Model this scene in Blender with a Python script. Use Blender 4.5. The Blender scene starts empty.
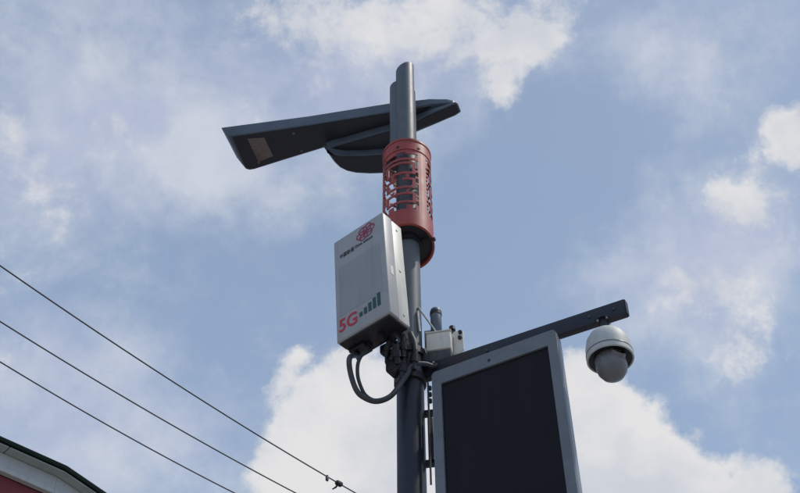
import bpy, bmesh, math, random
from mathutils import Vector, Matrix, Euler
random.seed(7)
R = math.radians
SC = bpy.context.scene
COL = SC.collection

# ------------------------------------------------------------------ camera
cam_d = bpy.data.cameras.new("camera"); cam = bpy.data.objects.new("camera", cam_d); COL.objects.link(cam)
PITCH, ROLL, FPX = R(46), R(-0.5), 1135.0
fw = Vector((0, math.cos(PITCH), math.sin(PITCH))); u0 = Vector((0, -math.sin(PITCH), math.cos(PITCH))); r0 = Vector((1, 0, 0))
rt = r0 * math.cos(ROLL) + u0 * math.sin(ROLL); up = -r0 * math.sin(ROLL) + u0 * math.cos(ROLL)
if rt.z > 0:
    rt = r0 * math.cos(ROLL) - u0 * math.sin(ROLL); up = r0 * math.sin(ROLL) + u0 * math.cos(ROLL)
mw = Matrix((rt, up, -fw)).transposed().to_4x4(); mw.translation = Vector((0, 0, 1.6))
cam.matrix_world = mw
cam_d.sensor_fit = 'HORIZONTAL'; cam_d.sensor_width = 36; cam_d.lens = FPX / 800 * 36
cam_d.clip_start = 0.05; cam_d.clip_end = 3000
SC.camera = cam

# ------------------------------------------------------------------ exposure
SC.view_settings.view_transform = 'Standard'; SC.view_settings.look = 'None'
SC.view_settings.exposure = 0.0; SC.view_settings.gamma = 1.0

# ------------------------------------------------------------------ sun and sky
SUN_EL, SUN_AZ = R(60), R(88)          # azimuth clockwise from +Y (the viewing direction)
sd = Vector((math.sin(SUN_AZ) * math.cos(SUN_EL), math.cos(SUN_AZ) * math.cos(SUN_EL), math.sin(SUN_EL)))
sl = bpy.data.lights.new("sun", 'SUN'); sl.energy = 2.0; sl.angle = R(2.0); sl.color = (1.0, 0.95, 0.87)
so = bpy.data.objects.new("sun", sl); COL.objects.link(so); so.rotation_euler = sd.to_track_quat('Z', 'Y').to_euler()
so.location = sd * 60

W = bpy.data.worlds.new("World"); SC.world = W; W.use_nodes = True
nt = W.node_tree; nt.nodes.clear()
def N(t, **k):
    n = nt.nodes.new(t)
    for a, b in k.items(): setattr(n, a, b)
    return n
def L(a, b): nt.links.new(a, b)
def vmath(op, a, b=None, scale=None):
    n = N('ShaderNodeVectorMath', operation=op)
    for i, v in enumerate((a, b)):
        if v is None: continue
        if hasattr(v, 'is_linked'): L(v, n.inputs[i])
        else: n.inputs[i].default_value = v
    if scale is not None: n.inputs['Scale'].default_value = scale
    return n
def fmath(op, a, b=None, c=None, clamp=False):
    n = N('ShaderNodeMath', operation=op); n.use_clamp = clamp
    for i, v in enumerate((a, b, c)):
        if v is None: continue
        if hasattr(v, 'is_linked'): L(v, n.inputs[i])
        else: n.inputs[i].default_value = v
    return n.outputs[0]
def sstep(v, a, b, lo=0.0, hi=1.0):
    n = N('ShaderNodeMapRange', interpolation_type='SMOOTHSTEP'); L(v, n.inputs[0])
    for i, q in enumerate((a, b, lo, hi)): n.inputs[i + 1].default_value = q
    return n.outputs[0]
def noise(vec, scale, detail=6, rough=0.55, col=False, dist=0.0):
    n = N('ShaderNodeTexNoise'); L(vec, n.inputs['Vector'])
    n.inputs['Scale'].default_value = scale; n.inputs['Detail'].default_value = detail
    n.inputs['Roughness'].default_value = rough; n.inputs['Distortion'].default_value = dist
    return n.outputs['Color' if col else 'Fac']
def mixc(f, a, b):
    n = N('ShaderNodeMix', data_type='RGBA')
    if hasattr(f, 'is_linked'): L(f, n.inputs[0])
    else: n.inputs[0].default_value = f
    for s, v in ((6, a), (7, b)):
        if hasattr(v, 'is_linked'): L(v, n.inputs[s])
        else: n.inputs[s].default_value = (*v, 1)
    return n.outputs[2]
def sky_dir(x, y):                      # direction in the sky of a cloud, from its place in the photograph
    return (fw + rt * ((x - 400) / FPX) - up * ((y - 246.5) / FPX)).normalized()

tc = N('ShaderNodeTexCoord'); DIR = tc.outputs['Generated']
sky = N('ShaderNodeTexSky', sky_type='NISHITA'); sky.sun_disc = False
sky.sun_elevation = SUN_EL; sky.sun_rotation = SUN_AZ; sky.air_density = 1.0; sky.dust_density = 2.2; sky.ozone_density = 1.6
skyS = vmath('SCALE', sky.outputs[0], scale=0.100).outputs[0]

wv = noise(DIR, 9.0, 5, 0.6, col=True)
wv2 = vmath('SUBTRACT', wv, (0.5, 0.5, 0.5)).outputs[0]
warp = vmath('ADD', DIR, vmath('SCALE', wv2, scale=0.055).outputs[0]).outputs[0]
warpbig = vmath('ADD', DIR, vmath('SCALE', wv2, scale=0.10).outputs[0]).outputs[0]
def blobs(lst, vec):
    acc = None
    for x, y, r, w in lst:
        d = vmath('DISTANCE', vec, tuple(sky_dir(x, y))).outputs['Value']
        v = sstep(d, 0.0, r / FPX, w, 0.0)
        acc = v if acc is None else fmath('ADD', acc, v)
    return acc
# heaped bright clouds (x, y, radius, weight)
CUM = [(330, 430, 120, .75), (300, 480, 90, .45), (380, 470, 110, .5), (375, 400, 80, .35), (295, 352, 26, .28), (272, 378, 34, .3),
       (600, 440, 100, .75), (575, 385, 60, .45), (640, 510, 120, .7), (745, 505, 70, .5), (690, 485, 65, .38), (770, 490, 40, .3), (500, 480, 120, .5),
       (555, 15, 70, .5), (520, 60, 60, .45), (503, 98, 34, .42), (460, 20, 80, .36), (400, 40, 70, .24), (330, 20, 90, .24), (250, 15, 70, .2),
       (728, 202, 50, .42), (745, 196, 30, .1), (765, 212, 36, .2), (797, 130, 46, .34), (785, 110, 24, .12), (735, 368, 44, .2), (690, 285, 60, .16), (765, 300, 50, .2), (640, 262, 40, .14), (770, 340, 40, .14),
       (10, 110, 60, .28), (40, 170, 60, .2), (250, 140, 70, .14), (120, 130, 60, .1),
       (180, 300, 170, -.3), (570, 190, 150, -.32), (140, 410, 170, -.4), (640, 110, 110, -.25), (345, 300, 60, -.2), (780, 420, 60, -.3), (470, 260, 120, -.3), (740, 60, 90, -.2)]
VEIL = [(120, 60, 200, .48), (60, 390, 220, .44), (60, 150, 150, .42), (200, 150, 130, .44), (330, 60, 150, .42), (430, 60, 140, .42), (550, 40, 110, .3), (670, 30, 90, .26),
        (280, 190, 100, .2), (690, 300, 150, .56), (650, 120, 120, .2), (740, 80, 100, .2), (760, 260, 120, .44), (660, 70, 80, .16), (735, 205, 80, .25), (60, 470, 180, .2), (230, 450, 130, .22),
        (620, 280, 80, .2), (350, 380, 120, .2), (640, 430, 130, .2), (790, 380, 90, .1),
        (560, 170, 120, -.30), (190, 280, 110, -.14), (480, 240, 120, -.3), (620, 130, 90, -.25), (340, 270, 70, -.2)]
fb = noise(DIR, 7.0, 9, 0.60)
fbf = noise(vmath('ADD', DIR, (3.1, 1.7, 5.2)).outputs[0], 20.0, 8, 0.62)
cum = fmath('ADD', blobs(CUM, warp), fmath('MULTIPLY_ADD', fb, 1.15, -0.60))
cum = fmath('ADD', cum, fmath('MULTIPLY_ADD', fbf, 0.55, -0.275))
fine = noise(vmath('ADD', warp, (5.5, 3.3, 8.1)).outputs[0], 48.0, 7, 0.62)
cum = fmath('ADD', cum, fmath('MULTIPLY_ADD', fine, 0.56, -0.28))
cden = sstep(cum, 0.10, 0.42)
fv = noise(vmath('ADD', warpbig, (7.3, 2.2, 0.4)).outputs[0], 5.0, 7, 0.58)
veil = fmath('ADD', blobs(VEIL, warpbig), fmath('MULTIPLY_ADD', fv, 1.0, -0.5))
veil = fmath('ADD', veil, fmath('MULTIPLY_ADD', fbf, 0.8, -0.4))
veil = fmath('ADD', veil, fmath('MULTIPLY_ADD', fine, 0.24, -0.12))
vden = sstep(veil, -0.08, 0.72, 0.0, 0.85)
# shade inside the clouds: thick parts greyer, thin rims and tops whiter
sh = noise(vmath('ADD', warp, (1.3, 9.2, 4.4)).outputs[0], 11.0, 6, 0.55)
shade = sstep(sh, 0.33, 0.66)
ccol = mixc(shade, (0.60, 0.63, 0.69), (0.77, 0.765, 0.775))
vcol = mixc(shade, (0.475, 0.525, 0.68), (0.655, 0.69, 0.76))
zs = N('ShaderNodeSeparateXYZ'); L(DIR, zs.inputs[0])
base = mixc(sstep(zs.outputs['Z'], 0.42, 0.86, 0.85, 0.60), skyS, (0.345, 0.465, 0.66))
c1 = mixc(vden, base, vcol)
c2 = mixc(cden, c1, ccol)
bg = N('ShaderNodeBackground'); L(c2, bg.inputs['Color']); bg.inputs['Strength'].default_value = 1.0
wo = N('ShaderNodeOutputWorld'); L(bg.outputs[0], wo.inputs['Surface'])

# ------------------------------------------------------------------ materials
def mat(name, col, rough=0.5, metal=0.0, var=0.12, vscale=14.0, bump=0.0, bscale=90.0, dirt=None, dscale=5.0, damt=0.5, spec=None, streak=False):
    m = bpy.data.materials.new(name); m.use_nodes = True
    t = m.node_tree; b = t.nodes['Principled BSDF']
    tcn = t.nodes.new('ShaderNodeTexCoord'); src = tcn.outputs['Object']
    n1 = t.nodes.new('ShaderNodeTexNoise'); n1.inputs['Scale'].default_value = vscale; n1.inputs['Detail'].default_value = 6
    t.links.new(src, n1.inputs['Vector'])
    mr = t.nodes.new('ShaderNodeMapRange'); t.links.new(n1.outputs['Fac'], mr.inputs[0])
    mr.inputs[1].default_value = .3; mr.inputs[2].default_value = .7; mr.inputs[3].default_value = 1 - var; mr.inputs[4].default_value = 1 + var
    vm = t.nodes.new('ShaderNodeVectorMath'); vm.operation = 'SCALE'; vm.inputs[0].default_value = col[:3]
    t.links.new(mr.outputs[0], vm.inputs['Scale'])
    out = vm.outputs[0]
    if dirt:
        n2 = t.nodes.new('ShaderNodeTexNoise'); n2.inputs['Scale'].default_value = dscale; n2.inputs['Detail'].default_value = 8; n2.inputs['Roughness'].default_value = .65
        if streak:
            mp = t.nodes.new('ShaderNodeMapping'); mp.inputs['Scale'].default_value = (4, 4, .35); t.links.new(src, mp.inputs['Vector']); t.links.new(mp.outputs[0], n2.inputs['Vector'])
        else: t.links.new(src, n2.inputs['Vector'])
        m2 = t.nodes.new('ShaderNodeMapRange'); m2.inputs[1].default_value = .48; m2.inputs[2].default_value = .72; m2.inputs[4].default_value = damt
        t.links.new(n2.outputs['Fac'], m2.inputs[0])
        mx = t.nodes.new('ShaderNodeMix'); mx.data_type = 'RGBA'; t.links.new(m2.outputs[0], mx.inputs[0]); t.links.new(out, mx.inputs[6]); mx.inputs[7].default_value = (*dirt, 1)
        out = mx.outputs[2]
    t.links.new(out, b.inputs['Base Color'])
    b.inputs['Metallic'].default_value = metal
    m3 = t.nodes.new('ShaderNodeMapRange'); t.links.new(n1.outputs['Fac'], m3.inputs[0]); m3.inputs[3].default_value = max(0, rough - .1); m3.inputs[4].default_value = min(1, rough + .1)
    t.links.new(m3.outputs[0], b.inputs['Roughness'])
    if spec is not None: b.inputs['Specular IOR Level'].default_value = spec
    if bump:
        nb = t.nodes.new('ShaderNodeTexNoise'); nb.inputs['Scale'].default_value = bscale; nb.inputs['Detail'].default_value = 4; t.links.new(src, nb.inputs['Vector'])
        bp = t.nodes.new('ShaderNodeBump'); bp.inputs['Strength'].default_value = bump; bp.inputs['Distance'].default_value = .004
        t.links.new(nb.outputs['Fac'], bp.inputs['Height']); t.links.new(bp.outputs[0], b.inputs['Normal'])
    return m
M = dict(
    pole_dark=mat("dark_pole_paint", (.014, .016, .026), .42, 0, .15, 8, .08, 60, (.035, .035, .038), 6, .5, streak=True),
    pole_grey=mat("grey_pole_paint", (.115, .13, .145), .50, .0, .12, 9, .06, 70, (.085, .095, .105), 7, .6, streak=True),
    lamp_grey=mat("lamp_body_paint", (.115, .145, .185), .5, .0, .1, 6, .05, 70, (.05, .055, .065), 5, .5),
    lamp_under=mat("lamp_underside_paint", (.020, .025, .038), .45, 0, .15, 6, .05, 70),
    lens=mat("lamp_lens", (.17, .135, .13), .25, 0, .15, 40),
    red=mat("red_lattice_paint", (.40, .066, .052), .5, 0, .15, 12, .06, 60, (.17, .05, .045), 9, .6),
    white=mat("white_radome_plastic", (.43, .425, .42), .45, 0, .05, 6, .04, 120, (.30, .30, .295), 4, .4, streak=True),
    panel=mat("grey_front_panel", (.375, .378, .382), .5, 0, .06, 6, .04, 120, (.25, .26, .265), 4, .4, streak=True),
    cream=mat("cream_housing_paint", (.78, .74, .645), .5, 0, .06, 8, .05, 100, (.45, .43, .37), 6, .5, streak=True),
    bezel=mat("screen_frame_paint", (.185, .20, .222), .5, 0, .08, 6, .04, 90, (.07, .075, .085), 5, .4),
    bezel_side=mat("screen_side_metal", (.33, .36, .39), .42, .3, .08, 10, .04, 90, (.2, .2, .2), 7, .4),
    screen=mat("black_screen_panel", (.014, .0125, .0145), .40, 0, .1, 6, 0, 90, (.022, .021, .022), 3, .5, spec=.15, streak=True),
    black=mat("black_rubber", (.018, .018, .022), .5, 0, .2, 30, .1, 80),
    cable=mat("grey_cable_sheath", (.055, .057, .063), .55, 0, .15, 30, .1, 120, (.12, .12, .12), 12, .5),
    steel=mat("galvanised_steel", (.42, .44, .46), .42, .7, .15, 25, .05, 120, (.2, .19, .18), 12, .5),
    camwhite=mat("dome_camera_white", (.57, .58, .55), .55, 0, .06, 12, .03, 120, (.3, .29, .26), 10, .4),
    camgrey=mat("dome_camera_grey", (.185, .185, .192), .35, 0, .1, 20, .03, 120),
    glass=mat("dark_lens_glass", (.02, .02, .025), .12, 0, .1, 20),
    print_red=mat("red_print", (.60, .035, .06), .5, 0, .06, 60),
    print_dark=mat("dark_print", (.06, .06, .075), .5, 0, .06, 60),
    print_green=mat("green_print", (.015, .085, .065), .5, 0, .06, 60),
    print_knot=mat("knot_print", (.36, .05, .10), .5, 0, .06, 60),
    wire=mat("wire_sheath", (.05, .055, .068), .6, 0, .15, 6),
    fascia=mat("white_fascia_paint", (.50, .52, .51), .6, 0, .06, 3, .05, 40, (.34, .35, .33), 2.5, .5, streak=True),
    soffit=mat("grey_soffit_board", (.40, .43, .40), .65, 0, .08, 3, .05, 40, (.2, .22, .19), 2, .5),
    rooft=mat("dark_roof_sheet", (.006, .014, .012), .9, 0, .2, 5, .1, 40, spec=.1),
    redwall=mat("red_wall_render", (.20, .035, .045), .8, 0, .12, 2, .2, 50, (.13, .03, .035), 1.5, .5),
    ground=mat("paving_concrete", (.26, .255, .245), .85, 0, .15, .6, .2, 30, (.17, .165, .16), .3, .5),
    window=mat("dark_window_glass", (.03, .04, .06), .12, 0, .1, 3),
)

# ------------------------------------------------------------------ builders
class MB:
    def __init__(s): s.bm = bmesh.new()
    def box(s, c, size, rot=None, bev=0.0, seg=2):
        v = bmesh.ops.create_cube(s.bm, size=1)['verts']
        for q in v: q.co = Vector((q.co.x * size[0], q.co.y * size[1], q.co.z * size[2]))
        if bev:
            es = list({e for q in v for e in q.link_edges})
            r = bmesh.ops.bevel(s.bm, geom=es, offset=bev, segments=seg, profile=.5, affect='EDGES')
            v = list({q for f in r['faces'] for q in f.verts} | {q for q in v if q.is_valid})
            # collect whole island
            todo, seen = list(v), set(v)
            while todo:
                q = todo.pop()
                for e in q.link_edges:
                    o = e.other_vert(q)
                    if o not in seen: seen.add(o); todo.append(o)
            v = list(seen)
        m = Matrix.Translation(Vector(c)) @ (rot.to_4x4() if rot else Matrix())
        bmesh.ops.transform(s.bm, matrix=m, verts=v); return s
    def tube(s, pts, r, n=12, cap=True):
        pts = [Vector(p) for p in pts]; rs = r if isinstance(r, (list, tuple)) else [r] * len(pts)
        rings = []; prev = None
        for i, p in enumerate(pts):
            t = (pts[min(i + 1, len(pts) - 1)] - pts[max(i - 1, 0)]).normalized()
            if prev is None: a = t.orthogonal().normalized()
            else: a = (prev - t * prev.dot(t)).normalized()
            prev = a; b = t.cross(a)
            rings.append([s.bm.verts.new(p + (a * math.cos(2 * math.pi * k / n) + b * math.sin(2 * math.pi * k / n)) * rs[i]) for k in range(n)])
        for A, B in zip(rings, rings[1:]):
            for k in range(n): s.bm.faces.new((A[k], A[(k + 1) % n], B[(k + 1) % n], B[k]))
        if cap: s.bm.faces.new(rings[0][::-1]); s.bm.faces.new(rings[-1])
        return s
    def lathe(s, prof, c=(0, 0, 0), n=40, rot=None):   # profile of (radius, z); radius 0 closes
        m = Matrix.Translation(Vector(c)) @ (rot.to_4x4() if rot else Matrix()); rings = []
        for r, z in prof:
            if r < 1e-6: rings.append([s.bm.verts.new(m @ Vector((0, 0, z)))])
            else: rings.append([s.bm.verts.new(m @ Vector((r * math.cos(2 * math.pi * k / n), r * math.sin(2 * math.pi * k / n), z))) for k in range(n)])
        for A, B in zip(rings, rings[1:]):
            for k in range(n):
                j = (k + 1) % n
                if len(A) == 1 and len(B) == 1: continue
                if len(A) == 1: s.bm.faces.new((A[0], B[j], B[k]))
                elif len(B) == 1: s.bm.faces.new((A[k], A[j], B[0]))
                else: s.bm.faces.new((A[k], A[j], B[j], B[k]))
        return s
    def prism(s, poly, z0, z1, m=None, bev=0.0, inset=0.0):
        m = m or Matrix()
        lo = [s.bm.verts.new(Vector((p[0], p[1], z0))) for p in poly]; hi = [s.bm.verts.new(Vector((p[0], p[1], z1))) for p in poly]
        n = len(poly); fs = [s.bm.faces.new(lo[::-1]), s.bm.faces.new(hi)]
        for k in range(n): fs.append(s.bm.faces.new((lo[k], lo[(k + 1) % n], hi[(k + 1) % n], hi[k])))
        vs = lo + hi
        if bev:
            es = list({e for v in vs for e in v.link_edges})
            r = bmesh.ops.bevel(s.bm, geom=es, offset=bev, segments=2, profile=.5, affect='EDGES')
            seen = {v for f in r['faces'] for v in f.verts}; todo = list(seen)
            while todo:
                q = todo.pop()
                for e in q.link_edges:
                    o = e.other_vert(q)
                    if o not in seen: seen.add(o); todo.append(o)
            vs = list(seen)
        bmesh.ops.transform(s.bm, matrix=m, verts=vs); return s
    def build(s, name, material, parent=None, loc=None, rot=None, smooth=True):
        me = bpy.data.meshes.new(name)
        bmesh.ops.recalc_face_normals(s.bm, faces=s.bm.faces)
        s.bm.to_mesh(me); s.bm.free()
        if smooth:
            me.polygons.foreach_set('use_smooth', [True] * len(me.polygons)); me.set_sharp_from_angle(angle=R(38))
        me.materials.append(material)
        o = bpy.data.objects.new(name, me); COL.objects.link(o)
        if parent: o.parent = parent
        if loc is not None: o.location = loc
        if rot is not None: o.rotation_euler = rot
        return o
def tag(o, label, cat, group=None):
    o['label'] = label; o['category'] = cat
    if group: o['group'] = group
    return o
def thing(name, loc, label, cat, group=None, rot=(0, 0, 0)):
    o = bpy.data.objects.new(name, None); COL.objects.link(o); o.location = loc; o.rotation_euler = rot
    o.empty_display_size = .1
    return tag(o, label, cat, group)
def text_mesh(name, body, size, material, parent, loc, ext=0.0008, rot=(R(90), 0, 0), sx=1.0, bold=0.0, spacing=1.0):
    c = bpy.data.curves.new(name, 'FONT'); c.body = body; c.size = size; c.extrude = ext; c.offset = bold; c.space_character = spacing
    tmp = bpy.data.objects.new(name, c); COL.objects.link(tmp)
    bpy.context.view_layer.update()
    me = bpy.data.meshes.new_from_object(tmp.evaluated_get(bpy.context.evaluated_depsgraph_get()))
    bpy.data.objects.remove(tmp); me.materials.clear(); me.materials.append(material)
    o = bpy.data.objects.new(name, me); COL.objects.link(o); o.parent = parent; o.location = loc; o.rotation_euler = rot; o.scale = (sx, 1, 1)
    return o
def smooth_path(pts, k=8):                    # Catmull-Rom
    P = [Vector(p) for p in pts]; P = [P[0] * 2 - P[1]] + P + [P[-1] * 2 - P[-2]]; out = []
    for i in range(1, len(P) - 2):
        a, b, c, d = P[i - 1:i + 3]
        for j in range(k):
            t = j / k
            out.append(.5 * ((2 * b) + (c - a) * t + (2 * a - 5 * b + 4 * c - d) * t * t + (3 * b - a - 3 * c + d) * t ** 3))
    out.append(P[-2]); return out
def rrect(w, h, r, n=5, x0=0, z0=0):          # rounded rectangle, counter-clockwise
    out = []
    for cx, cz, a in ((w - r, h - r, 0), (r, h - r, 90), (r, r, 180), (w - r, r, 270)):
        for k in range(n + 1):
            t = R(a + 90 * k / n); out.append((x0 + cx + r * math.cos(t), z0 + cz + r * math.sin(t)))
    return out

# ------------------------------------------------------------------ ground
g = MB(); g.box((0, 0, -.25), (1600, 1600, .5)); go = g.build('ground', M['ground']); go['kind'] = 'structure'

# ------------------------------------------------------------------ building, lower left
ZE = 11.48
e0 = Vector((-5.78, 13.24)); e1 = Vector((-4.96, 14.0)); e2 = Vector((-4.50, 14.72))
ua = (e1 - e0).normalized(); ub = (e2 - e1).normalized()
A0 = e0 - ua * 11; B1 = e1 + ub * 14
na = Vector((ua.y, -ua.x)); nb = Vector((ub.y, -ub.x))
def inset(d):                                 # facade line moved back by d
    # corner of the two offset lines
    p, q = A0 - na * d, B1 - nb * d
    den = ua.x * ub.y - ua.y * ub.x; w = q - p
    t = (w.x * ub.y - w.y * ub.x) / den
    return [p, p + ua * t, q]
back = Vector((-9, 9))
bl = thing('building', (e1.x - 3, e1.y + 3, 0), 'dark roofed building corner with white fascia band over deep red wall, beyond the wires', 'building')
ib = Matrix.Translation(-bl.location)
def slab(name, d, z0, z1, material, bev=0.0, parent=bl):
    a, c, b = inset(d); k = 3.0 + d
    poly = [a, c, b, b - nb * (9 - d), a - na * (9 - d)]
    # the two rear points keep the slab convex enough for a simple hall
    m = MB(); m.prism([(p.x, p.y) for p in poly], z0, z1, ib, bev); return m.build(name, material, parent)
slab('wall', .27, 0, ZE - .42, M['redwall'])
slab('roof', 0, ZE - .078, ZE, M['rooft'], .006)
slab('roof_flashing', .25, ZE + .004, ZE + .05, M['rooft'])
def strip(name, d, depth, s0, s1, z0, z1, material, leg, parent=bl, bev=.006):   # straight board along one of the two facade lines
    a, c, b = inset(d)
    if leg == 0: o, u, n = c, -ua, na
    else: o, u, n = c, ub, nb
    p = o + u * ((s0 + s1) / 2) - n * (depth / 2)
    rot = Matrix.Rotation(math.atan2(u.y, u.x), 3, 'Z')
    m = MB(); m.box((p.x - bl.location.x, p.y - bl.location.y, (z0 + z1) / 2), (abs(s1 - s0), depth, z1 - z0), rot, bev, 1); return m.build(name, material, parent)
for leg, n in ((0, 7), (1, 8)):
    for k in range(n):
        strip('soffit_panel', 0.03, .24, k * .9 + (.012 if k else 0), k * .9 + .9, ZE - .102 - random.uniform(0, .004), ZE - .082, M['soffit'], leg)
strip('fascia_board', .20, .07, 0.0, .98, ZE - .33, ZE - .108, M['fascia'], 0)
strip('fascia_board', .20, .07, 0.003, 6, ZE - .33, ZE - .108, M['fascia'], 1)
strip('fascia_board', .20, .07, 1.9, 9, ZE - .33, ZE - .108, M['fascia'], 0)
strip('vent_opening', .25, .02, 0.98, 1.9, ZE - .33, ZE - .108, M['window'], 0)
strip('drip_moulding', .17, .10, 0.0, 9, ZE - .41, ZE - .334, M['fascia'], 0)
strip('drip_moulding', .17, .10, 0.003, 9, ZE - .41, ZE - .334, M['fascia'], 1)
for leg in (0, 1):                            # storeys below, outside the picture
    for fl in range(3):
        for k in range(3):
            w = strip('window', .25, .05, 1.4 + k * 2.6, 2.9 + k * 2.6, 1.0 + fl * 3.2, 2.6 + fl * 3.2, M['window'], leg)
            strip('window_sill', .19, .10, 1.35 + k * 2.6, 2.95 + k * 2.6, .92 + fl * 3.2, 0.995 + fl * 3.2, M['fascia'], leg)

# ------------------------------------------------------------------ street lamp
PX, PY = .051, 5.0
lamp = thing('street_lamp', (PX, PY, 0), 'tall grey street lamp post with wedge shaped lamp head curling behind its top', 'street lamp')
def P(x, y, z): return (x - PX, y - PY, z)
m = MB(); m.lathe([(0, 0), (.17, 0), (.17, .02), (.10, .025), (.085, .30), (.0775, .34), (.0775, 5.70), (.072, 5.705), (0, 5.705)], n=36)
m.build('lower_pole', M['pole_dark'], lamp)
m = MB(); m.lathe([(0, 5.70), (.0735, 5.70), (.0735, 7.70), (0, 7.70)], n=36); m.build('middle_pole', M['pole_grey'], lamp)
def slant_pipe(cx, cy, r, z0, z1, slope):
    m = MB(); n = 32; lo = []; hi = []
    for k in range(n):
        a = 2 * math.pi * k / n; x, y = r * math.cos(a), r * math.sin(a)
        lo.append(m.bm.verts.new(P(cx + x, cy + y, z0))); hi.append(m.bm.verts.new(P(cx + x, cy + y, z1 + x * slope)))
    for k in range(n): m.bm.faces.new((lo[k], lo[(k + 1) % n], hi[(k + 1) % n], hi[k]))
    m.bm.faces.new(lo[::-1]); m.bm.faces.new(hi); return m
slant_pipe(.048, 5.0, .068, 7.70, 8.70, .55).build('upper_pipe', M['pole_grey'], lamp)
slant_pipe(-.008, 5.035, .058, 7.70, 8.53, .3).build('upper_pipe', M['pole_grey'], lamp)
m = MB(); m.tube([P(.112, 4.998, 7.70), P(.112, 4.998, 8.42)], .011, 8); m.build('pipe_seam', M['pole_grey'], lamp)
# lamp head and the curl: stacked flat bands
ZA, ZB, ZC = 8.40, 8.33, 8.268
Ap = [(-1.30, 5.383), (-.671, 5.28), (-.066, 5.164), (.233, 5.098), (.36, 5.086), (.405, 5.094), (.435, 5.125), (.374, 5.155), (.091, 5.262), (-.068, 5.335), (-.437, 5.462), (-.569, 5.5), (-.885, 5.618), (-1.13, 5.715), (-1.168, 5.722), (-1.195, 5.713), (-1.212, 5.68)]
Bp = [(-.545, 5.452), (-.50, 5.432), (-.434, 5.405), (-.067, 5.279), (.09, 5.215), (.245, 5.122), (.34, 5.075), (.413, 5.036), (.434, 5.045), (.46, 5.121), (.42, 5.155), (.306, 5.212), (.09, 5.319), (.05, 5.43), (-.12, 5.47), (-.298, 5.50), (-.45, 5.51), (-.53, 5.48)]
Cp = [(-.562, 5.405), (-.535, 5.437), (-.48, 5.463), (-.41, 5.473), (-.27, 5.472), (-.137, 5.461), (.03, 5.419), (.06, 5.41), (.06, 5.61), (.005, 5.634), (-.11, 5.653), (-.226, 5.656), (-.333, 5.65), (-.402, 5.629), (-.454, 5.594), (-.49, 5.544), (-.521, 5.484), (-.548, 5.432)]
def flare(poly, z, f, material, parent, name):        # band whose top edge may lean out or dip
    m = MB(); lo = [m.bm.verts.new(P(x, y, z)) for x, y in poly]; hi = []
    for x, y in poly:
        dx, dy, h = f(x, y); hi.append(m.bm.verts.new(P(x + dx, y + dy, z + h)))
    n = len(poly); m.bm.faces.new(lo[::-1]); m.bm.faces.new(hi)
    for k in range(n): m.bm.faces.new((lo[k], lo[(k + 1) % n], hi[(k + 1) % n], hi[k]))
    bmesh.ops.bevel(m.bm, geom=list(m.bm.edges), offset=.005, segments=2, profile=.5, affect='EDGES')
    return m.build(name, material, parent)
def headtop(x, y):
    h = .105 if x < -.1 else .105 - .065 * min(1, (x + .1) / .5)
    return ((-.065 if x < -1.0 else 0), 0, h)
head = flare(Ap, ZA, headtop, M['lamp_grey'], lamp, 'lamp_head')
def shrink(poly, d):
    n = len(poly); out = []
    for i in range(n):
        a, b, c = Vector(poly[i - 1]), Vector(poly[i]), Vector(poly[(i + 1) % n])
        e1_, e2_ = (b - a).normalized(), (c - b).normalized(); nn = Vector((-e1_.y - e2_.y, e1_.x + e2_.x))
        nn = nn.normalized() * d / max(.5, nn.length / 2); out.append((b.x + nn.x, b.y + nn.y))
    return out
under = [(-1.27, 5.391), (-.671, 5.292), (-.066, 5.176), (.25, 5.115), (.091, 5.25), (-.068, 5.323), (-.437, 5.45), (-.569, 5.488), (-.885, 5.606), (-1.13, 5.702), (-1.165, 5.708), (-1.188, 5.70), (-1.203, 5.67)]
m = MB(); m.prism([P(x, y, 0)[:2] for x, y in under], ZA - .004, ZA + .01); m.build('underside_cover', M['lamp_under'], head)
lq = [(-1.156, 5.404), (-1.025, 5.394), (-0.972, 5.577), (-1.092, 5.634)]
m = MB(); m.prism([P(x, y, 0)[:2] for x, y in lq], ZA - .010, ZA - .002, None, .002); m.build('light_panel', M['lens'], head)
for poly, z, h in ((Bp, ZB, .068), (Cp, ZC, .060)):
    cb = flare(poly, z, lambda x, y: (-.02 if x < -.48 else .0, 0, h if x < .09 else h - (h - .014) * min(1, (x - .09) / .30)), M['lamp_grey'], lamp, 'curl_band')
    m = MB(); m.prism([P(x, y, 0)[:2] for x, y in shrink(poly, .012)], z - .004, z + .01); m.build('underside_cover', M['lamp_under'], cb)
for x, y in ((-1.12, 5.45), (-1.09, 5.64), (-.80, 5.36), (-.75, 5.53)):
    m = MB(); m.lathe([(0, -.004), (.010, -.004), (.012, 0), (0, 0)], P(x, y, ZA - .004), 8); m.build('screw', M['lamp_grey'], head)
m = MB(); m.box(P(.03, 5.14, 8.42), (.10, .20, .14), None, .008); m.build('head_bracket', M['pole_grey'], lamp)

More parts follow.
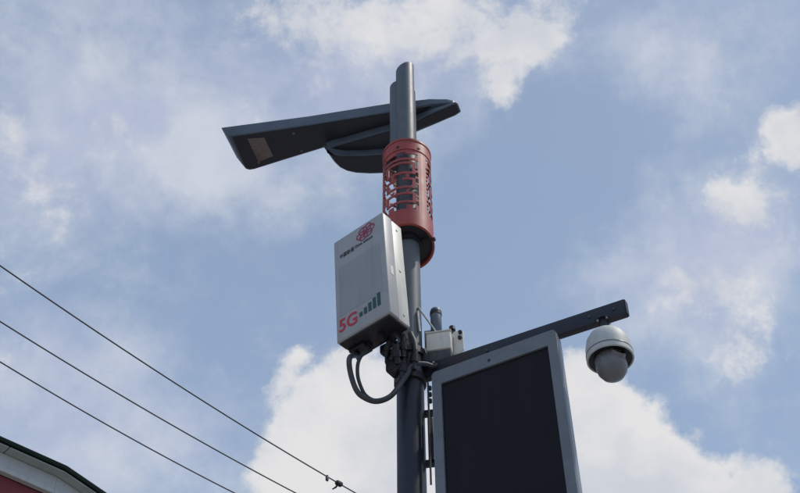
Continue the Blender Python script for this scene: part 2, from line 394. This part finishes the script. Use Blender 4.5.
# ------------------------------------------------------------------ red lattice sleeve
sl_ = thing('lattice_sleeve', (PX, PY, 6.77), 'red metal lattice sleeve with cut out fret pattern around the lamp post', 'pole sleeve')
RO, RI, H = .165, .158, .89
def ring(z0, z1, ro=RO, ri=RI, n=64): 
    m = MB(); m.lathe([(ri, z0), (ro, z0), (ro, z1), (ri, z1), (ri, z0)], n=n); return m
top = ring(H - .105, H); top.build('top_band', M['red'], sl_)
ring(H - .135, H - .108, RO - .004, RI - .002).build('groove_band', M['red'], sl_)
def slanted(m, zmax):                         # the lower edge is cut on a slant, higher on the street side
    for v in m.bm.verts:
        if v.co.z < zmax: v.co.z += -.26 * v.co.y + .004
    return m
slanted(ring(0, .185), .1).build('bottom_band', M['red'], sl_)
slanted(ring(-.006, .012, RO + .004, RI - .003), .1).build('bottom_rim', M['red'], sl_)
m = MB(); m.lathe([(.076, .022), (RI - .002, .022), (RI - .002, .028), (.076, .028), (.076, .022)], n=48); slanted(m, .1).build('dark_plate', M['black'], sl_)  # black ring added inside the rim so the sleeve's interior reads as shade
ring(H - .012, H + .006, RO + .004, RI - .003).build('top_rim', M['red'], sl_)
PAT = """
####.####...####
###.............
####...........#
################
####............
###..##########.
####.#........#.
###..#........##
####.#........#.
###..#........##
####.##########.
###....#....#...
####...#....#..#
###..####..####.
####.#........#.
###..#........##
####.#........#.
###..##########.
####............
###....#....#...
####.##########.
###..#........##
####.#........#.
###..#........##
####.##########.
###.............
####..##....##.#
#####.##....##.#
""".split()
rows = len(PAT); NCOL = 48; z_lo, z_hi = .185, H - .135
m = MB(); bm = m.bm; sub = 2
solid = lambda c, r: 0 <= r < rows and PAT[r][c % 16] == '#'
phi0 = R(-53 - 10)                             # slab 37 degrees to the right of the side that faces the camera
def vert(cache, rad, c, r):
    k = (rad, c % NCOL, r)
    if k not in cache:
        a = phi0 + 2 * math.pi * c / NCOL; z = z_hi - (z_hi - z_lo) * r / rows
        cache[k] = bm.verts.new((rad * math.cos(a), rad * math.sin(a), z))
    return cache[k]
cache = {}; ro, ri = RO - .001, RI + .001
for r in range(rows):
    for c in range(NCOL):
        if not solid(c, r): continue
        O = [vert(cache, ro, c, r), vert(cache, ro, c + 1, r), vert(cache, ro, c + 1, r + 1), vert(cache, ro, c, r + 1)]
        I = [vert(cache, ri, c, r), vert(cache, ri, c + 1, r), vert(cache, ri, c + 1, r + 1), vert(cache, ri, c, r + 1)]
        bm.faces.new(O); bm.faces.new(I[::-1])
        for (dc, dr, i, j) in ((0, -1, 0, 1), (1, 0, 1, 2), (0, 1, 2, 3), (-1, 0, 3, 0)):
            if not solid(c + dc, r + dr): bm.faces.new((O[i], I[i], I[j], O[j]))
m.build('lattice_panel', M['red'], sl_, smooth=False)
for k in range(3):
    a = R(-30 + 120 * k); m = MB(); m.box((.115 * math.cos(a), .115 * math.sin(a), .04 - .03 * math.sin(a)), (.07, .03, .03), Matrix.Rotation(a, 3, 'Z'), .004); m.build('spacer_bracket', M['black'], sl_)
for a in (-22, 158):
    m = MB(); a = R(a); m.tube([(.08 * math.cos(a), .08 * math.sin(a), .03), (.185 * math.cos(a), .185 * math.sin(a), .0)], .007, 8)
    m.lathe([(0, -.006), (.014, -.006), (.014, .006), (0, .006)], (.178 * math.cos(a), .178 * math.sin(a), .002), 6, Euler((0, R(90), a)).to_matrix()); m.build('clamp_bolt', M['black'], sl_)
m = MB(); m.lathe([(.076, .0), (.09, .0), (.09, .05), (.076, .05), (.076, .0)], n=32); m.build('pole_collar', M['black'], sl_)
for a in (-112, -60, 20):                     # small rivets on the top band
    m = MB(); a = R(a); m.lathe([(0, .004), (.009, .004), (.011, 0), (.011, -.004)], (RO * math.cos(a), RO * math.sin(a), H - .075), 10, Euler((0, R(90), a)).to_matrix()); m.build('rivet', M['black'], sl_)

# ------------------------------------------------------------------ 5G antenna box
BW, BH, BD = .395, .805, .186
box = thing('antenna_box', (-.235, 4.72, 6.247), 'white 5G antenna box with red and green print, clamped left of the pole', 'antenna box', rot=(R(3.2), R(-1.6), R(-39.15)))
box.rotation_mode = 'YXZ'
_z, _x, _y = R(-39.157), R(3.176), R(-1.646)
rotm = Matrix.Rotation(_z, 3, 'Z') @ Matrix.Rotation(_x, 3, 'X') @ Matrix.Rotation(_y, 3, 'Y')
box.rotation_mode = 'XYZ'; box.rotation_euler = rotm.to_euler('XYZ')
BX = Matrix.Translation(box.location) @ rotm.to_4x4()
m = MB(); m.box((0, .045, 0), (BW, .09, BH), None, .012, 3); m.build('front_cover', M['white'], box)
m = MB(); m.box((0, .138, .0), (BW - .008, .096, BH - .008), None, .008, 2); m.build('rear_housing', M['cream'], box)
m = MB(); m.box((0, .094, -BH / 2 - .004), (BW - .03, .165, .016), None, .004, 1); m.build('bottom_plate', M['black'], box)
for x, y in ((-.15, .135), (-.06, .12), (.05, .10), (.11, .14)):
    m = MB(); m.lathe([(0, 0), (.021, 0), (.021, -.02), (.015, -.022), (.015, -.045), (0, -.045)], (x, y, -BH / 2 - .012), 12); m.build('cable_gland', M['black'], box)
m = MB(); m.box((-.12, .12, -BH / 2 - .022), (.11, .09, .024), None, .006, 1); m.build('connector_block', M['black'], box)
for z in (-.25, 0.2):
    m = MB(); m.box((.02, .205, z), (.16, .04, .09), None, .005); m.build('rear_bracket', M['steel'], box)
    m = MB(); m.box((.02, .26, z - .01), (.06, .10, .06), None, .005); m.build('bracket_arm', M['steel'], box)
for z in (-.34, 0, .34):
    m = MB(); m.lathe([(0, .004), (.007, .0035), (.009, 0), (0, 0)], (BW / 2 - .004, .135, z), 8, Euler((0, R(90), 0)).to_matrix()); m.build('side_screw', M['steel'], box)
m = MB(); m.box((BW / 2 - .001, .05, -.05), (.006, .028, .07), None, .002, 1); m.build('latch', M['cream'], box)
m = MB(); m.box((0, 0, 0), (BW - .07, .0014, BH - .42), None, 0); m.build('front_panel', M['panel'], box, (0, -.0003, -.03))
# small print on the cover
yf = -.0016
text_mesh('lettering', "5G", .128, M['print_red'], box, (-.176, yf, -.338), sx=.92, bold=.0022)
for k in range(5):
    h = .030 + .0165 * k
    m = MB(); m.box((0, 0, h / 2), (.023, .0016, h), None, 0); m.build('signal_bar', M['print_green'], box, (-.006 + .0335 * k, yf, -.312))
text_mesh('lettering', "中国联通", .036, M['print_dark'], box, (-.150, yf, .232), sx=.8)
text_mesh('lettering', "China unicom", .027, M['print_dark'], box, (-.030, yf, .240), bold=.0004, sx=.95)
def ribbon(path, w, z):
    bmr = MB(); n = len(path); Ls, Rs = [], []
    for i in range(n):
        t = (Vector(path[(i + 1) % n]) - Vector(path[i - 1])).normalized(); q = Vector((-t.y, t.x)) * w / 2; p = Vector(path[i])
        Ls.append(bmr.bm.verts.new((p.x + q.x, z, p.y + q.y))); Rs.append(bmr.bm.verts.new((p.x - q.x, z, p.y - q.y)))
    for i in range(n):
        j = (i + 1) % n; bmr.bm.faces.new((Ls[i], Ls[j], Rs[j], Rs[i]))
    return bmr
kn = []
for i in range(240):
    t = 2 * math.pi * i / 240
    a, b = .46 * math.cos(t + .3) + .60 * math.cos(5 * t), .46 * math.sin(t + .3) - .60 * math.sin(5 * t)
    kn.append((a * .064 + b * .012, b * .052))
rb_ = ribbon(kn, .0095, 0)
for i, v in enumerate(rb_.bm.verts): v.co.y = -.0008 - .0014 * (i / 480)
rb_.build('knot_emblem', M['print_knot'], box, (.060, 0, .322), smooth=False)

# ------------------------------------------------------------------ pole clamp hardware right of the pole
def box_thing(name, label, cat, c, parts):
    t = thing(name, c, label, cat)
    for nm, mt, mb in parts: mb.build(nm, M[mt], t)
    return t
Rz = lambda d: Matrix.Rotation(R(d), 3, 'Z')
jb = thing('equipment_box', (.228, 4.985, 5.84), 'small white equipment box on the right side of the pole above the beam', 'equipment box', rot=(0, 0, R(-12)))
MB().box((0, 0, .085), (.145, .11, .13), None, .010).build('housing', M['cream'], jb)
MB().box((0, 0, -.02), (.135, .095, .075), None, .004).build('lower_cover', M['cable'], jb)
MB().box((0, 0, .155), (.151, .116, .010), None, .003).build('lid', M['cream'], jb)
for x in (-.035, .03):
    MB().lathe([(0, 0), (.016, 0), (.016, -.012), (.010, -.014), (.010, -.03), (0, -.03)], (x, -.03, -.055), 10).build('cable_gland', M['steel'], jb)
MB().box((-.088, .01, .05), (.035, .06, .05), None, .003).build('pole_bracket', M['steel'], jb)
pl = thing('bracket_plate', (.336, 4.985, 5.765), 'upright pale bracket plate with dark bolts beside the small equipment box', 'bracket', rot=(0, 0, R(-20)))
MB().prism([(-.030, 0), (.020, 0), (.020, .12), (.030, .125), (.030, .275), (-.030, .275)], -.006, .006, Matrix.Rotation(R(90), 4, 'X'), .002).build('plate', M['cream'], pl)
MB().box((-.026, .03, .14), (.008, .06, .25), None, .002).build('flange', M['cream'], pl)
MB().box((-.10, .045, .10), (.15, .008, .05), None, .002).build('rear_strap', M['steel'], pl)
MB().box((-.178, -.02, .17), (.045, .010, .30), Rz(8), .002).build('side_plate', M['steel'], pl)
for x, z in ((.012, .215), (.016, .255), (.0, .05), (.012, .02)):
    MB().lathe([(0, .016), (.011, .016), (.013, .0), (0, 0)], (x, -.006, z), 6, Euler((R(90), 0, 0)).to_matrix()).build('bolt', M['black'], pl)
MB().lathe([(0, .03), (.018, .026), (.020, .0), (.012, 0), (.012, -.02), (0, -.02)], (-.035, -.0, .295), 12).build('knob', M['black'], pl)
st = thing('stub_antenna', (.210, 5.0, 6.02), 'short dark cylinder standing upright on the small equipment box', 'antenna')
MB().lathe([(0, 0), (.020, 0), (.022, .02), (.033, .035), (.033, .195), (.030, .205), (0, .208)], n=24).build('barrel', M['lamp_grey'], st)
MB().lathe([(.0335, .16), (.036, .16), (.036, .185), (.0335, .185), (.0335, .16)], n=24).build('collar', M['black'], st)
MB().lathe([(0, -.022), (.026, -.022), (.026, .004), (0, .004)], n=6).build('mounting_nut', M['steel'], st)

cl = thing('pole_clamp', (PX, PY, 5.60), 'black clamp bands and connector cluster gripping the pole under the white antenna box', 'clamp')
for z in (.05, .24):
    MB().lathe([(.0785, z), (.092, z), (.092, z + .045), (.0785, z + .045), (.0785, z)], n=36).build('band', M['black'], cl)
MB().box((-.075, -.085, .16), (.10, .09, .17), Rz(-35), .012).build('knuckle', M['black'], cl)
MB().box((-.115, -.12, .225), (.11, .05, .06), Rz(-35), .01).build('arm', M['black'], cl)
for i, (x, y, z, rx, rz, l) in enumerate(((-.135, -.13, .20, 35, 20, .09), (-.105, -.15, .16, 40, 40, .10), (-.07, -.16, .13, 30, -10, .11), (-.125, -.10, .235, 60, 70, .07), (-.04, -.14, .20, 25, 0, .12), (-.09, -.12, .10, 50, 60, .10), (-.05, -.12, .06, 20, 30, .11), (-.15, -.10, .25, 80, 40, .08), (-.10, -.16, .235, 15, 0, .07), (-.02, -.13, .28, 40, -30, .10), (.02, -.12, .13, 10, 20, .13))):
    MB().lathe([(0, 0), (.017, 0), (.017, l * .35), (.024, l * .36), (.024, l * .7), (.015, l * .72), (.015, l), (0, l)], (x, y, z - l / 2), 12, Euler((R(rx), 0, R(rz))).to_matrix()).build('connector', M['black'], cl)
for x, y, z in ((-.10, -.185, .17), (-.065, -.19, .205), (-.125, -.175, .215)):
    MB().box((x, y, z), (.022, .006, .007), Euler((0, R(-35), R(-25))).to_matrix(), .002).build('clip', M['steel'], cl)
MB().box((-.045, -.10, .045), (.03, .03, .07), None, .004).build('cable_tie', M['pole_grey'], cl)
MB().box((.10, .0, .20), (.05, .10, .10), Rz(-20), .006).build('side_block', M['black'], cl)
MB().tube([(.055, -.055, .60), (.155, -.035, .42)], .006, 8).build('strut', M['steel'], cl)
MB().tube([(.05, -.06, .56), (.06, -.06, .40)], .008, 8).build('strut', M['steel'], cl)
MB().box((-.085, -.05, .21), (.10, .09, .11), Rz(-35), .02).build('clamp_body', M['black'], cl)

# cables
def cable(pts, r, label):
    m = MB(); m.tube(smooth_path(pts), r, 10); o = m.build('cable', M['cable']); return tag(o, label, 'cable', 'cables looping under the antenna box')
gl = lambda x, y: BX @ Vector((x, y, -BH / 2 - .03))
c1_ = gl(-.15, .135); c2_ = gl(-.06, .12)
cable([c1_, (-.283, 4.80, 5.69), (-.278, 4.82, 5.60), (-.243, 4.83, 5.485), (-.195, 4.84, 5.438), (-.13, 4.85, 5.423), (-.055, 4.86, 5.468), (.008, 4.87, 5.58), (.048, 4.88, 5.672), (.080, 4.89, 5.79), (.078, 4.90, 5.88), (.055, 4.905, 5.96)], .0155, 'thick grey cable making the outer loop under the white antenna box')
cable([c2_, (-.232, 4.83, 5.70), (-.240, 4.84, 5.61), (-.222, 4.85, 5.53), (-.19, 4.86, 5.468), (-.135, 4.87, 5.444), (-.06, 4.885, 5.485), (.0, 4.89, 5.57), (.03, 4.90, 5.68), (.05, 4.905, 5.80)], .0105, 'thinner grey cable hanging inside the outer loop under the antenna box')
cable([(-.03, 4.885, 5.575), (.02, 4.875, 5.645), (.075, 4.875, 5.70), (.135, 4.90, 5.725), (.19, 4.94, 5.74), (.215, 4.965, 5.80), (.205, 4.96, 5.84)], .013, 'grey cable crossing the front of the pole towards the small equipment box')

# ------------------------------------------------------------------ beam and dome camera
byaw = R(-28.8); ux = Vector((math.cos(byaw), math.sin(byaw), 0)); nx = Vector((-ux.y, ux.x, 0))    # nx points away from the camera
bs = Vector((.095, 5.003, 5.738)); be = Vector((1.186, 4.4045, 5.693)); be.y = bs.y + (be.x - bs.x) * ux.y / ux.x
beam = thing('camera_arm', bs, 'dark square beam reaching right from the pole behind the screen top', 'beam', rot=(0, math.atan2(-(be.z - bs.z), (be - bs).to_2d().length), byaw))
LB = (be - bs).length
MB().box((LB / 2, .02, 0), (LB, .045, .098), None, .004).build('beam', M['pole_dark'], beam)
MB().box((LB + .003, .02, 0), (.007, .041, .092), None, .002).build('end_cap', M['pole_dark'], beam)
MB().box((.0, .02, 0), (.03, .09, .15), None, .004).build('dark_plate', M['pole_dark'], beam)  # mounting plate of the beam at the pole
for x in (LB * .35, LB - .20, LB - .06):
    MB().lathe([(0, .006), (.010, .006), (.011, 0), (0, 0)], (x, -.0025, .0), 6, Euler((R(90), 0, 0)).to_matrix()).build('bolt', M['cable'], beam)
cx_, cy_, cz_ = 1.076, 4.475, 5.40
dc = thing('dome_camera', (cx_, cy_, cz_), 'white dome security camera hanging under the right end of the dark beam', 'security camera')
MB().lathe([(0, .262), (.042, .262), (.042, .250), (.026, .246), (.026, .185), (.045, .175), (.045, .16)], n=24).build('neck', M['pole_dark'], dc)
MB().lathe([(0, .178), (.040, .176), (.062, .166), (.088, .143), (.108, .108), (.119, .06), (.122, .0), (.122, -.018), (.116, -.022), (.112, -.018), (.112, .0), (.108, .05), (.09, .10), (.05, .14), (0, .15)], n=48).build('shroud', M['camwhite'], dc)
MB().lathe([(.1115, -.016), (.1115, -.002), (.078, .004), (.078, -.01), (.1115, -.016)], n=40).build('inner_rim', M['black'], dc)
for a in (20, 110, 200, 290):
    MB().lathe([(0, .012), (.007, .012), (.007, 0), (0, 0)], (.034 * math.cos(R(a)), .034 * math.sin(R(a)), .240), 6).build('flange_bolt', M['steel'], dc)
MB().lathe([(.1222, .010), (.1232, .012), (.1232, .016), (.1218, .018)], n=48).build('seam_ring', M['camgrey'], dc)
ball = MB().lathe([(0, .06), (.045, .055), (.070, .03), (.078, -.02), (.081, -.06), (.075, -.095), (.056, -.124), (.028, -.138), (0, -.142)], n=40).build('camera_ball', M['camgrey'], dc)
aim = Euler((R(62), 0, R(25))).to_matrix()
for nm, mt, prof in (('lens_window', 'glass', [(0, .087), (.030, .085), (.034, .079), (.034, .05)]), ('lens_bezel', 'camgrey', [(.034, .088), (.042, .086), (.045, .077), (.045, .05), (.034, .05), (.034, .081)])):
    MB().lathe(prof, (0, 0, -.055), 28, aim).build(nm, M[mt], ball)
for s in (-1, 1):
    MB().lathe([(0, .012), (.030, .010), (.036, 0), (.036, -.02), (0, -.02)], (s * .070 * math.cos(R(25)), s * .070 * math.sin(R(25)), -.045), 20, Euler((0, R(90 * s), R(25))).to_matrix()).build('pivot_cap', M['camgrey'], ball)

# ------------------------------------------------------------------ display screen
SW, SH = .742, 1.30
scr = thing('display_screen', (.168, 4.861, 5.626 - SH), 'tall black display screen in a slate grey frame, hung right of the pole', 'screen', rot=(0, 0, byaw))
RX = Matrix.Rotation(R(90), 4, 'X')              # prism drawn in x,z ; extruded along y
def frame_prism(outer, inner, y0, y1, name, material):
    m = MB(); bm = m.bm; n = len(outer); V = {}
    for tagk, pl_, y in (('o0', outer, y0), ('i0', inner, y0), ('o1', outer, y1), ('i1', inner, y1)):
        V[tagk] = [bm.verts.new((x, y, z)) for x, z in pl_]
    for k in range(n):
        j = (k + 1) % n
        for a, b in (('o0', 'i0'), ('i1', 'o1'), ('o1', 'o0'), ('i0', 'i1')): bm.faces.new((V[a][k], V[a][j], V[b][j], V[b][k]))
    return m.build(name, material, scr)
out = rrect(SW, SH, .024, 6); inn = rrect(SW - .055 - .052, SH - .19, .006, 6, .055, .095)
frame_prism(out, inn, 0, .03, 'frame', M['bezel'])
inn_p = rrect(SW - .012, SH - .012, .027, 6, .006, .006)
m = MB(); m.prism(rrect(SW - .004, SH - .004, .030, 6, .002, .002), -.075, -.031, RX, .003); m.build('rear_case', M['bezel_side'], scr)
m = MB(); m.prism(rrect(SW - .055 - .052 - .002, SH - .192, .005, 4, .056, .096), -.02, -.012, RX); m.build('screen_panel', M['screen'], scr)
MB().lathe([(0, .003), (.009, .002), (.010, -.002)], (SW * .47, 0, SH - .055), 14, Euler((R(90), 0, 0)).to_matrix()).build('sensor', M['glass'], scr)
for z in (.25, .80, 1.12):
    MB().box((.10, .11, z), (.10, .07, .06), None, .004).build('rear_mount', M['steel'], scr)
sb = thing('screen_bracket', (PX, PY, 5.0), 'dark hinge bracket and rod in the gap between pole and screen', 'bracket')
for z in (.10, .43):
    MB().box((.125, .0, z + .025), (.11, .03, .035), Rz(-10), .003).build('arm', M['pole_dark'], sb)
MB().box((.105, -.035, .26), (.030, .03, .26), None, .004).build('hinge_block', M['black'], sb)
MB().tube([(.098, -.06, -.05), (.098, -.06, .62)], .0055, 8).build('rod', M['cable'], sb)
for z in (.50, .545, .59):
    MB().lathe([(0, -.012), (.012, -.010), (.012, .010), (0, .012)], (.107, -.05, z), 10).build('rod_nut', M['black'], sb)

# ------------------------------------------------------------------ overhead wires
def wire(a, b, sag, label, t0=-1.2, t1=2.4):
    a, b = Vector(a), Vector(b); pts = []
    f = lambda t: a + (b - a) * t + Vector((0, 0, sag * 4 * t * (t - 1)))
    for i in range(61): pts.append(f(t0 + (t1 - t0) * i / 60))
    o = MB(); o.tube(pts, .0082, 8); o = o.build('overhead_wire', M['wire'])
    return tag(o, label, 'wire', 'overhead wires'), f
w1, f1 = wire((-3.977, 7.937, 9.6), (-.586, 11.958, 9.6), .07, 'uppermost of the three overhead wires, carrying a small black clamp')
w2, f2 = wire((-4.179, 8.762, 9.6), (-1.315, 11.958, 9.6), .05, 'middle one of the three overhead wires crossing the lower left sky')
w3, f3 = wire((-4.339, 9.412, 9.6), (-2.078, 11.940, 9.6), .04, 'lowest of the three overhead wires, nearest the building roof')
p = f1(.945)
wc = thing('wire_clamp', p, 'small black clamp with a short tail on the uppermost wire', 'clamp')
wd = (f1(.96) - f1(.93)).normalized()
q = wd.to_track_quat('X', 'Z').to_matrix()
MB().box((0, 0, 0), (.10, .06, .055), q, .015).build('jaw', M['black'], wc)
MB().tube([(0, 0, 0), (-.04, -.02, -.07), (-.075, -.03, -.10)], [.014, .012, .008], 8).build('tail', M['black'], wc)
p = f1(.905)
wt = thing('wire_spacer', p, 'tiny grey tag hanging from the uppermost wire left of its black clamp', 'wire tag')
MB().box((0, 0, -.03), (.035, .03, .06), q, .008).build('tag_body', M['cable'], wt)
MB().tube([(0, 0, -.01), (0, 0, .018)], .014, 8).build('loop', M['cable'], wt)
